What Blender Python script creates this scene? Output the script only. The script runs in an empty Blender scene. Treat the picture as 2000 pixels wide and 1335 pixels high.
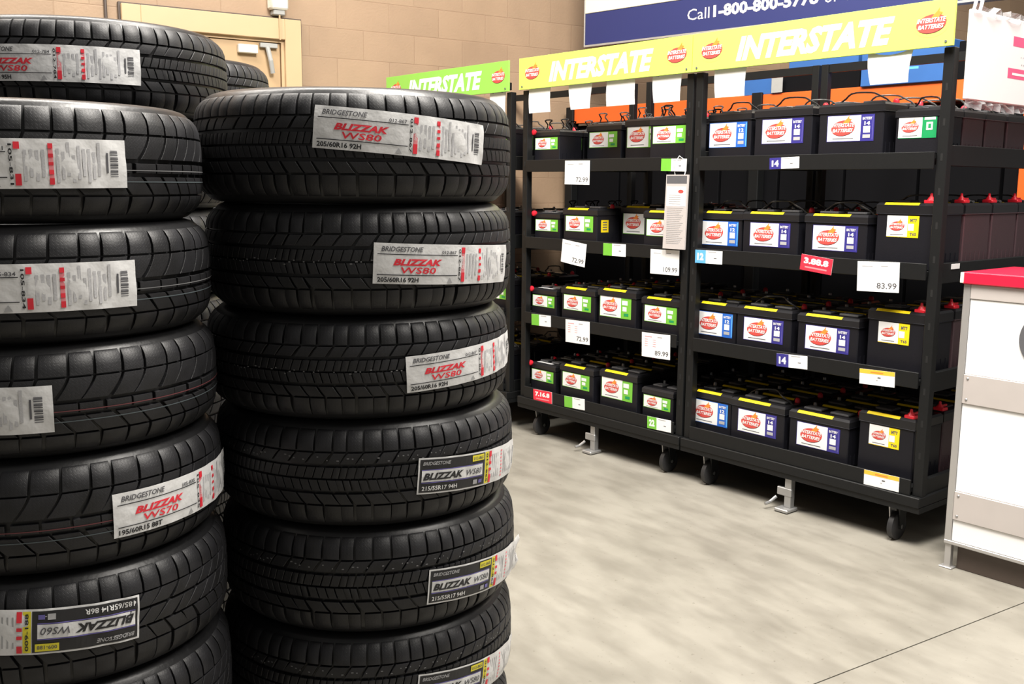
import bpy, math, random
from mathutils import Matrix, Vector
random.seed(7)
PI = math.pi
SC = bpy.context.scene
COL = SC.collection
rad = math.radians

# ------------------------------------------------------------------ materials
def new_mat(name):
    m = bpy.data.materials.new(name); m.use_nodes = True
    nt = m.node_tree
    return m, nt, nt.nodes['Principled BSDF']

def mat(name, col, rough=.5, metal=0., var=.08, scale=30., bump=0., spec=.5, bscale=None, rvar=0.):
    """plain procedural material: base colour broken up by noise, optional bump"""
    m, nt, b = new_mat(name)
    tc = nt.nodes.new('ShaderNodeTexCoord')
    nz = nt.nodes.new('ShaderNodeTexNoise'); nz.inputs['Scale'].default_value = scale; nz.inputs['Detail'].default_value = 4
    nt.links.new(tc.outputs['Object'], nz.inputs['Vector'])
    mx = nt.nodes.new('ShaderNodeMix'); mx.data_type = 'RGBA'
    c = list(col)
    mx.inputs[6].default_value = [max(0, x*(1-var)) for x in c]+[1]
    mx.inputs[7].default_value = [min(1, x*(1+var)) for x in c]+[1]
    nt.links.new(nz.outputs['Fac'], mx.inputs[0])
    nt.links.new(mx.outputs[2], b.inputs['Base Color'])
    b.inputs['Roughness'].default_value = rough
    b.inputs['Metallic'].default_value = metal
    b.inputs['Specular IOR Level'].default_value = spec
    if rvar:
        mr = nt.nodes.new('ShaderNodeMapRange')
        mr.inputs['To Min'].default_value = rough-rvar; mr.inputs['To Max'].default_value = rough+rvar
        nt.links.new(nz.outputs['Fac'], mr.inputs['Value']); nt.links.new(mr.outputs['Result'], b.inputs['Roughness'])
    if bump:
        n2 = nt.nodes.new('ShaderNodeTexNoise'); n2.inputs['Scale'].default_value = bscale or scale; n2.inputs['Detail'].default_value = 3
        nt.links.new(tc.outputs['Object'], n2.inputs['Vector'])
        bp = nt.nodes.new('ShaderNodeBump'); bp.inputs['Strength'].default_value = bump; bp.inputs['Distance'].default_value = .002
        nt.links.new(n2.outputs['Fac'], bp.inputs['Height']); nt.links.new(bp.outputs['Normal'], b.inputs['Normal'])
    return m

def rubber_tread():
    m, nt, b = new_mat('tread_rubber')
    uv = nt.nodes.new('ShaderNodeUVMap'); uv.uv_map = 'uv'
    tc = nt.nodes.new('ShaderNodeTexCoord')
    nz = nt.nodes.new('ShaderNodeTexNoise'); nz.inputs['Scale'].default_value = 26; nz.inputs['Detail'].default_value = 5
    nt.links.new(tc.outputs['Object'], nz.inputs['Vector'])
    cr = nt.nodes.new('ShaderNodeValToRGB')
    cr.color_ramp.elements[0].color = (.0075, .0075, .0085, 1); cr.color_ramp.elements[1].color = (.016, .016, .019, 1)
    cr.color_ramp.elements[0].position = .3; cr.color_ramp.elements[1].position = .75
    nt.links.new(nz.outputs['Fac'], cr.inputs[0]); nt.links.new(cr.outputs[0], b.inputs['Base Color'])
    wv = nt.nodes.new('ShaderNodeTexWave'); wv.wave_type = 'BANDS'; wv.bands_direction = 'X'
    wv.inputs['Scale'].default_value = 50; wv.inputs['Distortion'].default_value = 0
    # zigzag sipes: shift u by a triangle wave of v
    sp = nt.nodes.new('ShaderNodeSeparateXYZ'); nt.links.new(uv.outputs['UV'], sp.inputs[0])
    pp = nt.nodes.new('ShaderNodeMath'); pp.operation = 'PINGPONG'; pp.inputs[1].default_value = .003
    nt.links.new(sp.outputs['Y'], pp.inputs[0])
    ad = nt.nodes.new('ShaderNodeMath'); ad.operation = 'ADD'
    nt.links.new(sp.outputs['X'], ad.inputs[0]); nt.links.new(pp.outputs[0], ad.inputs[1])
    cb = nt.nodes.new('ShaderNodeCombineXYZ'); nt.links.new(ad.outputs[0], cb.inputs[0])
    nt.links.new(cb.outputs[0], wv.inputs['Vector'])
    r2 = nt.nodes.new('ShaderNodeValToRGB'); r2.color_ramp.elements[0].position = .02; r2.color_ramp.elements[1].position = .14
    nt.links.new(wv.outputs['Fac'], r2.inputs[0])
    bp = nt.nodes.new('ShaderNodeBump'); bp.inputs['Strength'].default_value = .22; bp.inputs['Distance'].default_value = .001
    nt.links.new(r2.outputs[0], bp.inputs['Height'])
    b2 = nt.nodes.new('ShaderNodeBump'); b2.inputs['Strength'].default_value = .25; b2.inputs['Distance'].default_value = .001
    n2 = nt.nodes.new('ShaderNodeTexNoise'); n2.inputs['Scale'].default_value = 220
    nt.links.new(tc.outputs['Object'], n2.inputs['Vector']); nt.links.new(n2.outputs['Fac'], b2.inputs['Height'])
    nt.links.new(bp.outputs['Normal'], b2.inputs['Normal']); nt.links.new(b2.outputs['Normal'], b.inputs['Normal'])
    b.inputs['Roughness'].default_value = .52
    return m

def cmu_mat():
    m, nt, b = new_mat('painted_block_wall')
    tc = nt.nodes.new('ShaderNodeTexCoord')
    sp = nt.nodes.new('ShaderNodeSeparateXYZ'); nt.links.new(tc.outputs['Object'], sp.inputs[0])
    ax = nt.nodes.new('ShaderNodeMath'); ax.operation = 'ADD'; ax.inputs[1].default_value = 20.26
    az = nt.nodes.new('ShaderNodeMath'); az.operation = 'ADD'; az.inputs[1].default_value = -.1816+.2032
    nt.links.new(sp.outputs['X'], ax.inputs[0]); nt.links.new(sp.outputs['Z'], az.inputs[0])
    cb = nt.nodes.new('ShaderNodeCombineXYZ'); nt.links.new(ax.outputs[0], cb.inputs[0]); nt.links.new(az.outputs[0], cb.inputs[1])
    bk = nt.nodes.new('ShaderNodeTexBrick')
    nt.links.new(cb.outputs[0], bk.inputs['Vector'])
    bk.inputs['Scale'].default_value = 1; bk.inputs['Brick Width'].default_value = .4064; bk.inputs['Row Height'].default_value = .2032
    bk.inputs['Mortar Size'].default_value = .0045; bk.inputs['Mortar Smooth'].default_value = .6; bk.offset = .5
    bk.inputs['Color1'].default_value = (.385, .262, .168, 1); bk.inputs['Color2'].default_value = (.43, .295, .19, 1)
    bk.inputs['Mortar'].default_value = (.37, .245, .155, 1)
    nz = nt.nodes.new('ShaderNodeTexNoise'); nz.inputs['Scale'].default_value = 2.3; nz.inputs['Detail'].default_value = 8
    nt.links.new(tc.outputs['Object'], nz.inputs['Vector'])
    mx = nt.nodes.new('ShaderNodeMix'); mx.data_type = 'RGBA'; mx.blend_type = 'MULTIPLY'; mx.inputs[0].default_value = .35
    nt.links.new(bk.outputs['Color'], mx.inputs[6]); nt.links.new(nz.outputs['Color'], mx.inputs[7])
    hs = nt.nodes.new('ShaderNodeHueSaturation'); hs.inputs['Saturation'].default_value = 0
    nt.links.new(nz.outputs['Color'], hs.inputs['Color']); nt.links.new(hs.outputs[0], mx.inputs[7])
    nt.links.new(mx.outputs[2], b.inputs['Base Color'])
    n2 = nt.nodes.new('ShaderNodeTexNoise'); n2.inputs['Scale'].default_value = 60; n2.inputs['Detail'].default_value = 6
    nt.links.new(tc.outputs['Object'], n2.inputs['Vector'])
    bb = nt.nodes.new('ShaderNodeBump'); bb.inputs['Strength'].default_value = .3; bb.inputs['Distance'].default_value = .006; bb.invert = True
    nt.links.new(bk.outputs['Fac'], bb.inputs['Height'])
    b2 = nt.nodes.new('ShaderNodeBump'); b2.inputs['Strength'].default_value = .35; b2.inputs['Distance'].default_value = .004
    nt.links.new(n2.outputs['Fac'], b2.inputs['Height']); nt.links.new(bb.outputs['Normal'], b2.inputs['Normal'])
    nt.links.new(b2.outputs['Normal'], b.inputs['Normal'])
    b.inputs['Roughness'].default_value = .6
    return m

def floor_mat():
    m, nt, b = new_mat('polished_concrete')
    tc = nt.nodes.new('ShaderNodeTexCoord')
    n1 = nt.nodes.new('ShaderNodeTexNoise'); n1.inputs['Scale'].default_value = 1.6; n1.inputs['Detail'].default_value = 9; n1.inputs['Roughness'].default_value = .6
    nt.links.new(tc.outputs['Object'], n1.inputs['Vector'])
    r1 = nt.nodes.new('ShaderNodeValToRGB')
    r1.color_ramp.elements[0].position = .3; r1.color_ramp.elements[0].color = (.228, .214, .182, 1)
    r1.color_ramp.elements[1].position = .7; r1.color_ramp.elements[1].color = (.300, .284, .246, 1)
    nt.links.new(n1.outputs['Fac'], r1.inputs[0])
    n2 = nt.nodes.new('ShaderNodeTexNoise'); n2.inputs['Scale'].default_value = 9; n2.inputs['Detail'].default_value = 8
    mp = nt.nodes.new('ShaderNodeMapping'); mp.inputs['Scale'].default_value = (1, .35, 1)
    nt.links.new(tc.outputs['Object'], mp.inputs['Vector']); nt.links.new(mp.outputs[0], n2.inputs['Vector'])
    r2 = nt.nodes.new('ShaderNodeValToRGB')
    r2.color_ramp.elements[0].position = .34; r2.color_ramp.elements[0].color = (.72, .71, .70, 1)
    r2.color_ramp.elements[1].position = .6; r2.color_ramp.elements[1].color = (1, 1, 1, 1)
    nt.links.new(n2.outputs['Fac'], r2.inputs[0])
    mx = nt.nodes.new('ShaderNodeMix'); mx.data_type = 'RGBA'; mx.blend_type = 'MULTIPLY'; mx.inputs[0].default_value = .8
    nt.links.new(r1.outputs[0], mx.inputs[6]); nt.links.new(r2.outputs[0], mx.inputs[7])
    vo = nt.nodes.new('ShaderNodeTexNoise'); vo.inputs['Scale'].default_value = 55; vo.inputs['Detail'].default_value = 2
    nt.links.new(tc.outputs['Object'], vo.inputs['Vector'])
    r3 = nt.nodes.new('ShaderNodeValToRGB')
    r3.color_ramp.elements[0].position = .25; r3.color_ramp.elements[0].color = (.62, .6, .57, 1)
    r3.color_ramp.elements[1].position = .33; r3.color_ramp.elements[1].color = (1, 1, 1, 1)
    nt.links.new(vo.outputs['Fac'], r3.inputs[0])
    m2 = nt.nodes.new('ShaderNodeMix'); m2.data_type = 'RGBA'; m2.blend_type = 'MULTIPLY'; m2.inputs[0].default_value = .7
    nt.links.new(mx.outputs[2], m2.inputs[6]); nt.links.new(r3.outputs[0], m2.inputs[7])
    nt.links.new(m2.outputs[2], b.inputs['Base Color'])
    mr = nt.nodes.new('ShaderNodeMapRange'); mr.inputs['To Min'].default_value = .3; mr.inputs['To Max'].default_value = .55
    nt.links.new(n2.outputs['Fac'], mr.inputs['Value']); nt.links.new(mr.outputs[0], b.inputs['Roughness'])
    b.inputs['Specular IOR Level'].default_value = .35
    return m

def film_mat():
    m, nt, b = new_mat('clear_wrap_film')
    b.inputs['Base Color'].default_value = (.9, .92, .95, 1)
    b.inputs['Roughness'].default_value = .12
    b.inputs['Alpha'].default_value = .35
    tc = nt.nodes.new('ShaderNodeTexCoord'); nz = nt.nodes.new('ShaderNodeTexNoise'); nz.inputs['Scale'].default_value = 25
    nt.links.new(tc.outputs['Object'], nz.inputs['Vector'])
    bp = nt.nodes.new('ShaderNodeBump'); bp.inputs['Strength'].default_value = .8; bp.inputs['Distance'].default_value = .01
    nt.links.new(nz.outputs['Fac'], bp.inputs['Height']); nt.links.new(bp.outputs['Normal'], b.inputs['Normal'])
    return m

M = dict(
    tread=rubber_tread(),
    side=mat('sidewall_rubber', (.012, .012, .013), .36, 0, .2, 18, .15, bscale=120),
    paper=mat('label_paper', (.72, .72, .72), .55, 0, .05, 12, .9, bscale=38),
    grey_print=mat('grey_print', (.40, .40, .41), .6),
    fine=mat('fine_print', (.50, .50, .515), .6, 0, .3, 420),
    mid_print=mat('dark_grey_print', (.10, .10, .11), .6),
    black_print=mat('black_print', (.02, .02, .022), .5),
    red_print=mat('red_print', (.75, .03, .05), .5),
    pink_print=mat('pale_red_print', (.80, .25, .28), .5),
    yellow_print=mat('yellow_print', (.75, .66, .04), .5),
    violet_print=mat('violet_print', (.16, .14, .42), .5),
    white_print=mat('white_print', (.85, .85, .85), .5),
    chalk=mat('chalk_marks', (.16, .16, .165), .8),
    paint_red=mat('red_paint_line', (.13, .035, .04), .6),
    paint_white=mat('pale_paint_line', (.085, .105, .115), .6),
    rack=mat('black_powder_coat', (.0085, .009, .0095), .45, 0, .1, 40, .12, spec=.25, bscale=300),
    case=mat('black_plastic', (.0085, .0085, .012), .42, 0, .1, 25, .15, spec=.28, bscale=150),
    case_bounce=mat('black_plastic_red_bounce', (.048, .027, .032), .5, 0, .1, 25, .15, bscale=150),  # black case with warm red bounce light put into its colour
    lid=mat('satin_black_plastic', (.011, .011, .013), .34, 0, .1, 25),
    vent=mat('vent_cover_plastic', (.10, .10, .105), .16, 0, .1, 25),
    strap=mat('grey_rope', (.035, .033, .032), .4, 0, .2, 200, .4),
    lead=mat('lead_terminal', (.45, .45, .46), .4, .9),
    redcap=mat('red_plastic_cap', (.80, .02, .04), .35),
    l_white=mat('white_sticker', (.80, .80, .80), .45, 0, .02),
    l_blue=mat('blue_sticker', (.02, .13, .55), .4), l_lblue=mat('light_blue_sticker', (.12, .42, .80), .4),
    l_navy=mat('navy_sticker', (.035, .03, .22), .4),
    l_green=mat('green_sticker', (.17, .50, .05), .4), l_dgreen=mat('dark_green_sticker', (.01, .28, .09), .4),
    l_yellow=mat('yellow_sticker', (.88, .66, .01), .4), l_orange=mat('orange_sticker', (.90, .50, .05), .4),
    l_red=mat('red_sticker', (.80, .03, .06), .4), logo_red=mat('logo_red', (.60, .07, .06), .45),
    logo_orange=mat('logo_orange', (.85, .25, .04), .45), logo_dark=mat('logo_dark', (.10, .02, .03), .45),
    banner=mat('green_banner_board_overlit', (.60, .86, .13), .4, 0, .03, 8),  # green board with its overexposure put into the colour
    banner_green=mat('green_banner_board', (.27, .60, .09), .4, 0, .03, 8),
    card=mat('white_card', (.84, .84, .84), .55, 0, .02),
    greycard=mat('grey_paper', (.50, .46, .45), .6, 0, .06, 8),
    steel=mat('galvanised_steel', (.38, .38, .38), .38, .6, .15, 14),
    alu=mat('brushed_aluminium', (.50, .49, .48), .38, .55, .08, 10),
    greyband=mat('warm_grey_metal', (.52, .48, .46), .4, .1, .06, 10),
    panel=mat('white_laminate', (.86, .86, .86), .35, 0, .01),
    redtop=mat('red_laminate', (.78, .015, .05), .35, 0, .03),
    kick=mat('dark_brown_kick_board', (.075, .055, .045), .5),
    wheel=mat('black_wheel_rubber', (.02, .02, .022), .5), 
    orange=mat('orange_painted_steel', (.78, .12, .02), .4, 0, .1, 6),
    blue_carton=mat('blue_carton', (.03, .12, .36), .5, 0, .15, 5),
    black_carton=mat('black_carton', (.006, .006, .007), .7, spec=.05),
    grey_plastic=mat('grey_plastic', (.35, .35, .34), .5),
    sign_blue=mat('navy_sign_board', (.020, .028, .135), .45, 0, .03, 4),
    sign_cream=mat('cream_sign_board', (.85, .78, .62), .5, 0, .03, 4),
    letter=mat('pale_lettering', (.80, .76, .70), .5),
    frame_tan=mat('tan_painted_metal', (.54, .38, .22), .45, 0, .05, 6),
    door_tan=mat('tan_door_paint', (.48, .33, .185), .45, 0, .05, 6),
    device=mat('ivory_plastic', (.78, .76, .68), .4), pink=mat('pink_bar', (.80, .12, .25), .5),
    dark=mat('dark_gap', (.004, .004, .004), .9), film=film_mat(),
    wall=cmu_mat(), floor=floor_mat(),
)

# ------------------------------------------------------------------ mesh helpers
class MB:
    """collects faces of one mesh, with material slots"""
    def __init__(s): s.v = []; s.f = []; s.m = []; s.mats = []; s.uv = None
    def slot(s, mt):
        if mt not in s.mats: s.mats.append(mt)
        return s.mats.index(mt)
    def add(s, vs, fs, mt):
        o = len(s.v); k = s.slot(mt); s.v += [tuple(p) for p in vs]
        for f in fs: s.f.append(tuple(o+i for i in f)); s.m.append(k)
    def box(s, x0, x1, y0, y1, z0, z1, mt, b=0.):
        if b <= 0:
            s.add([(x0,y0,z0),(x1,y0,z0),(x1,y1,z0),(x0,y1,z0),(x0,y0,z1),(x1,y0,z1),(x1,y1,z1),(x0,y1,z1)],
                  [(3,2,1,0),(4,5,6,7),(0,1,5,4),(1,2,6,5),(2,3,7,6),(3,0,4,7)], mt); return
        vs = []
        for z, i in ((z0, b), (z0+b, 0), (z1-b, 0), (z1, b)):
            for (x, y) in ((x0+b+i*.0, y0+i), (x1-b, y0+i), (x1-i, y0+b), (x1-i, y1-b), (x1-b, y1-i), (x0+b, y1-i), (x0+i, y1-b), (x0+i, y0+b)):
                vs.append((x, y, z))
        fs = [tuple(reversed(range(8))), tuple(range(24, 32))]
        for r in range(3):
            for k in range(8):
                a = r*8+k; c = r*8+(k+1) % 8; fs.append((a, c, c+8, a+8))
        s.add(vs, fs, mt)
    def tube(s, pts, r, mt, n=8, cap=True):
        P = [Vector(p) for p in pts]; o = []; up = Vector((0.01, .02, 1))
        for i, p in enumerate(P):
            t = (P[min(i+1, len(P)-1)]-P[max(i-1, 0)]).normalized()
            a = t.cross(up)
            if a.length < 1e-3: a = t.cross(Vector((1, 0, 0)))
            a.normalize(); b = t.cross(a)
            rr = r[i] if isinstance(r, (list, tuple)) else r
            for k in range(n):
                q = 2*PI*k/n; o.append(p+a*math.cos(q)*rr+b*math.sin(q)*rr)
        fs = []
        for i in range(len(P)-1):
            for k in range(n):
                fs.append((i*n+k, i*n+(k+1) % n, (i+1)*n+(k+1) % n, (i+1)*n+k))
        if cap: fs += [tuple(range(n)), tuple(reversed(range((len(P)-1)*n, len(P)*n)))]
        s.add(o, fs, mt)
    def lathe(s, prof, mt, n=48, closed=False, center=(0,0,0), axis='z'):
        o = []
        for (r, z) in prof:
            for k in range(n):
                q = 2*PI*k/n; p = (r*math.cos(q), r*math.sin(q), z)
                if axis == 'x': p = (p[2], p[0], p[1])
                if axis == 'y': p = (p[0], p[2], p[1])
                o.append((p[0]+center[0], p[1]+center[1], p[2]+center[2]))
        fs = []; L = len(prof)
        for i in range(L if closed else L-1):
            j = (i+1) % L
            for k in range(n): fs.append((i*n+k, i*n+(k+1) % n, j*n+(k+1) % n, j*n+k))
        if not closed: fs += [tuple(reversed(range(n))), tuple(range((L-1)*n, L*n))]
        s.add(o, fs, mt)
    def mesh(s, name, smooth=None):
        me = bpy.data.meshes.new(name); me.from_pydata(s.v, [], s.f)
        for mt in s.mats: me.materials.append(mt)
        me.polygons.foreach_set('material_index', s.m)
        if s.uv:
            l = me.uv_layers.new(name='uv')
            for lp in me.loops: l.data[lp.index].uv = s.uv[lp.vertex_index]
        if smooth is not None:
            me.shade_smooth(); me.set_sharp_from_angle(angle=rad(smooth))
        me.update(); return me
    def obj(s, name, parent=None, smooth=None):
        return link(name, s.mesh(name, smooth), parent)

def link(name, data, parent=None, loc=(0,0,0), rot=(0,0,0), scale=(1,1,1)):
    o = bpy.data.objects.new(name, data); COL.objects.link(o)
    o.parent = parent; o.location = loc; o.rotation_euler = rot; o.scale = scale
    return o

def tag(o, label, cat, group=None):
    o['label'] = label; o['category'] = cat
    if group: o['group'] = group
    return o
def thing(name, label, cat, loc=(0,0,0), rz=0., group=None):
    return tag(link(name, None, None, loc, (0,0,rz)), label, cat, group)
def structure(o): o['kind'] = 'structure'; return o

def copy_tree(o, parent=None):
    c = o.copy(); COL.objects.link(c); c.parent = parent
    for ch in list(o.children): copy_tree(ch, c)
    return c

# ------------------------------------------------------------------ flat artwork (labels, tags, signs)
_tc = {}
def glyphs(txt, bold=0., shear=0.):
    k = (txt, bold, shear)
    if k in _tc: return _tc[k]
    cu = bpy.data.curves.new('t', 'FONT'); cu.body = txt; cu.size = 1; cu.offset = bold; cu.shear = shear
    cu.resolution_u = 2; cu.fill_mode = 'FRONT'
    ob = bpy.data.objects.new('t', cu); COL.objects.link(ob)
    bpy.context.view_layer.update()
    me = bpy.data.meshes.new_from_object(ob.evaluated_get(bpy.context.evaluated_depsgraph_get()))
    vs = [(v.co.x, v.co.y) for v in me.vertices]; fs = [tuple(p.vertices) for p in me.polygons]
    bpy.data.objects.remove(ob); bpy.data.curves.remove(cu); bpy.data.meshes.remove(me)
    xs = [v[0] for v in vs]; ys = [v[1] for v in vs]
    x0, x1, y0, y1 = min(xs), max(xs), min(ys), max(ys)
    vs = [((x-x0)/(x1-x0), (y-y0)/(y1-y0)) for x, y in vs]
    _tc[k] = (vs, fs); return _tc[k]

class Art:
    """flat artwork: list of (2-D verts, faces, material, layer)"""
    def __init__(s): s.it = []
    def rect(s, x, y, w, h, mt, layer=0, nx=1, ny=1):
        vs = [(x+w*i/nx, y+h*j/ny) for j in range(ny+1) for i in range(nx+1)]
        fs = [(j*(nx+1)+i, j*(nx+1)+i+1, (j+1)*(nx+1)+i+1, (j+1)*(nx+1)+i) for j in range(ny) for i in range(nx)]
        s.it.append((vs, fs, mt, layer))
    def poly(s, pts, mt, layer=0): s.it.append((list(pts), [tuple(range(len(pts)))], mt, layer))
    def text(s, t, x, y, w, h, mt, layer=2, bold=.03, shear=0., rot=0):
        vs, fs = glyphs(t, bold, shear)
        if rot == 90:   # reads upwards
            vs = [(x+w*(1-b), y+h*a) for a, b in vs]
        elif rot == -90:
            vs = [(x+w*b, y+h*(1-a)) for a, b in vs]
        else: vs = [(x+w*a, y+h*b) for a, b in vs]
        s.it.append((vs, fs, mt, layer))
    def ell(s, cx, cy, rx, ry, mt, layer=1, n=20, tilt=0.):
        c, q = math.cos(tilt), math.sin(tilt)
        pts = []
        for k in range(n):
            a = rx*math.cos(2*PI*k/n); b = ry*math.sin(2*PI*k/n); pts.append((cx+a*c-b*q, cy+a*q+b*c))
        s.poly(pts, mt, layer)
    def build(s, fn, mb=None, pick=None):
        mb = mb or MB()
        for vs, fs, mt, layer in s.it:
            if pick and not pick(layer): continue
            mb.add([fn(x, y, layer) for x, y in vs], fs, mt)
        return mb

def logo(A, cx, cy, w, lay=2, faded=False):
    """tilted red oval badge with two lines of lettering, an orange flick and a dark under-stroke"""
    A.ell(cx, cy-.04*w, .46*w, .25*w, M['logo_dark'], lay, tilt=.08)
    A.ell(cx, cy, .48*w, .27*w, M['logo_red'], lay+1, tilt=.1)
    A.poly([(cx-.02*w, cy+.17*w), (cx+.18*w, cy+.36*w), (cx+.24*w, cy+.45*w), (cx+.23*w, cy+.33*w), (cx+.34*w, cy+.30*w), (cx+.20*w, cy+.14*w)], M['logo_orange'], lay+2)
    A.text('INTERSTATE', cx-.46*w, cy+.03*w, .92*w, .14*w, M['l_white'], lay+3, .03, .3)
    A.text('BATTERIES', cx-.42*w, cy-.15*w, .82*w, .13*w, M['l_white'], lay+3, .03, .3)

# ------------------------------------------------------------------ tyres
H0 = .213
PROF = [(0, .3260), (.03, .3254), (.05, .3240), (.066, .3215), (.078, .3170), (.086, .3115), (.092, .3055), (.0975, .2985)]
def interp(T, z):
    z = abs(z)
    for (a, ra), (b, rb) in zip(T, T[1:]):
        if z <= b: return ra+(rb-ra)*(z-a)/(b-a)
    return T[-1][1]
def r_top(z): return interp(PROF, z)
def r_floor(z): return r_top(z)-interp([(0, .0085), (.066, .008), (.086, .004), (.0975, .0)], z)

def tread_mesh(name, kind):
    rnd = random.Random(kind*11+3)
    npitch = {1: 62, 2: 46, 3: 56}[kind]
    wts = [rnd.choice((.86, 1., 1.14)) for _ in range(npitch)]
    tot = sum(wts); edges = [0.]
    for w in wts: edges.append(edges[-1]+w/tot*2*PI)
    mb = MB(); mb.uv = []; mt = M['tread']
    def block(tl, tr, zs):
        """tl,tr: functions z->angle; zs from top to bottom"""
        n = 3; vs = []
        e = .0009
        for i, z in enumerate(zs):
            a, b = tl(z), tr(z); zz = z
            if i == 0: zt = z-e
            elif i == len(zs)-1: zt = z+e
            else: zt = z
            R = r_top(zt)
            if i in (0, len(zs)-1): R -= .0006
            da = e/R
            vs.append((r_floor(z)-.001, a, z))
            vs.append((R-.0006, a, zt))
            vs.append((R, a+da, zt))
            vs.append((R, (a+b)/2, zt))
            vs.append((R, b-da, zt))
            vs.append((R-.0006, b, zt))
            vs.append((r_floor(z)-.001, b, z))
        W = 7; P = []
        for r, t, z in vs: P.append((r*math.cos(t), r*math.sin(t), z)); mb.uv.append((t*.3, z))
        fs = []
        for i in range(len(zs)-1):
            for k in range(W-1):
                fs.append((i*W+k, (i+1)*W+k, (i+1)*W+k+1, i*W+k+1))
        # end caps
        o = len(P)
        for i, sgn in ((0, 1), (len(zs)-1, -1)):
            base = i*W; q = []
            z = zs[i]
            for k in range(W):
                r, t, _ = vs[base+k]
                P.append(((r_floor(z)-.001)*math.cos(t), (r_floor(z)-.001)*math.sin(t), z)); mb.uv.append((t*.3, z))
            for k in range(1, W-2+1):
                if k+1 > W-1: break
                a0, a1 = base+k, base+k+1; b0, b1 = o+k, o+k+1
                fs.append((a0, a1, b1, b0) if sgn > 0 else (a1, a0, b0, b1))
            o += W
        mb.add(P, fs, mt)
    g = {1: .0042, 2: .0048, 3: .0042}[kind]/.326      # lateral groove width in angle
    for p in range(npitch):
        A, B = edges[p], edges[p+1]; w = B-A
        ga = g*rnd.uniform(.9, 1.15)
        def pair(off, frac0=0., frac1=1.):
            return (lambda z: A+off(z)*w+w*frac0+ga/2), (lambda z: A+off(z)*w+w*frac1-ga/2)
        if kind == 1:
            s1 = lambda z: (0 if abs(z) > .052 else -.5*((.052-abs(z))/.024)**.9) + (.10 if z < 0 else 0) + (abs(z) > .052)*(.0)
            for sg in (1, -1):
                off = (lambda z, q=sg: s1(z) if q > 0 else s1(z)+.35)
                block(*pair(off), [z*sg for z in ((.0925, .088, .078, .066, .0535) if sg > 0 else (.0532, .066, .078, .088, .0925))])
                block(*pair(off), [z*sg for z in ((.0510, .044, .036, .0290) if sg > 0 else (.0290, .036, .044, .0510))])
            for h in (0, .5):
                c1 = lambda z, h=h: .22*(z-.012)/.01+h*.0+.1
                a, b = A+w*h, A+w*(h+.5)
                block(lambda z: a+w*.09*(z-.012)/.011+ga*.24, lambda z: b+w*.09*(z-.012)/.011-ga*.24, [.0235, .012, .0012])
                block(lambda z: a+w*.25-w*.09*(z+.012)/.011+ga*.24, lambda z: b+w*.25-w*.09*(z+.012)/.011-ga*.24, [-.0012, -.012, -.0235])
        elif kind == 2:
            o1 = lambda z: (0.06*(z-.05)/.04 if z > .049 else -.55*((.049-z)/.044)**1.3)
            block(*pair(o1), [.0925, .088, .078, .066, .051])
            block(*pair(o1), [.0485, .040, .030, .018, .0065])
            block(*pair(lambda z: .3), [.0, -.009, -.0185])
            o2 = lambda z: (.15-.55*(-.058-z)/-.034 if z > -.058 else .15+.05*(z+.058)/.03)
            block(*pair(o2), [-.024, -.034, -.046, -.0565])
            block(*pair(o2), [-.059, -.066, -.078, -.088, -.0925])
        else:
            o1 = lambda z: (0 if z > .05 else -.7*((.05-z)/.03)**1.2)
            block(*pair(o1), [.0925, .088, .078, .066, .051])
            block(*pair(o1), [.049, .040, .030, .022])
            o3 = lambda z: .3-.8*(.018-z)/.03
            block(*pair(o3), [.018, .008, -.002, -.012])
            o4 = lambda z: .1+.45*(-.016-z)/.028
            block(*pair(o4), [-.0155, -.025, -.035, -.044])
            block(*pair(lambda z: .55+.0*z), [-.0465, -.058, -.066, -.078, -.088, -.0925])
    me = mb.mesh(name, 35)
    return me

def casing_mesh():
    mb = MB(); mt = M['side']
    up = [(.206, .060), (.2035, .078), (.2105, .0885), (.2185, .0925), (.222, .0955), (.226, .0945), (.240, .1005), (.256, .1048), (.270, .1065), (.282, .1058), (.291, .1028), (.2965, .0995)]
    tr = [(r_floor(z), z) for z in (.0975, .092, .086, .078, .066, .05, .03, .0)]
    outer = up+tr
    outer = outer+[(r, -z) for r, z in reversed(outer[:-1])]
    inner = [(.232, .082), (.270, .090), (.296, .076), (.305, .05), (.307, 0)]
    inner = inner+[(r, -z) for r, z in reversed(inner[:-1])]
    prof = outer+list(reversed(inner))
    prof = list(reversed(prof))
    mb.lathe(prof, mt, n=96, closed=True)
    # raised ring and mould ribs on the side walls
    return mb.mesh('casing', 40)

CASING = casing_mesh()
TREAD = {k: tread_mesh('tread', k) for k in (1, 2, 3)}

def band(name, z0, z1, mt, a0, a1, dashes=None, seed=1):
    """painted line following the crown of the tread"""
    mb = MB(); n = int((a1-a0)/.03)
    rn = random.Random(seed)
    for i in range(n):
        if dashes and rn.random() > dashes: continue
        t0 = a0+(a1-a0)*i/n; t1 = a0+(a1-a0)*(i+(1 if not dashes else rn.uniform(.15, .5)))/n
        q = []
        za, zb = (z0, z1)
        if dashes: m_ = rn.uniform(z0, z1); za, zb = m_-.0011, m_+.0011
        for t, z in ((t0, za), (t1, za), (t1, zb), (t0, zb)):
            R = r_top(z)+.0006; q.append((R*math.cos(t), R*math.sin(t), z))
        mb.add(q, [(0, 1, 2, 3)], mt)
    return mb.mesh(name)

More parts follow.
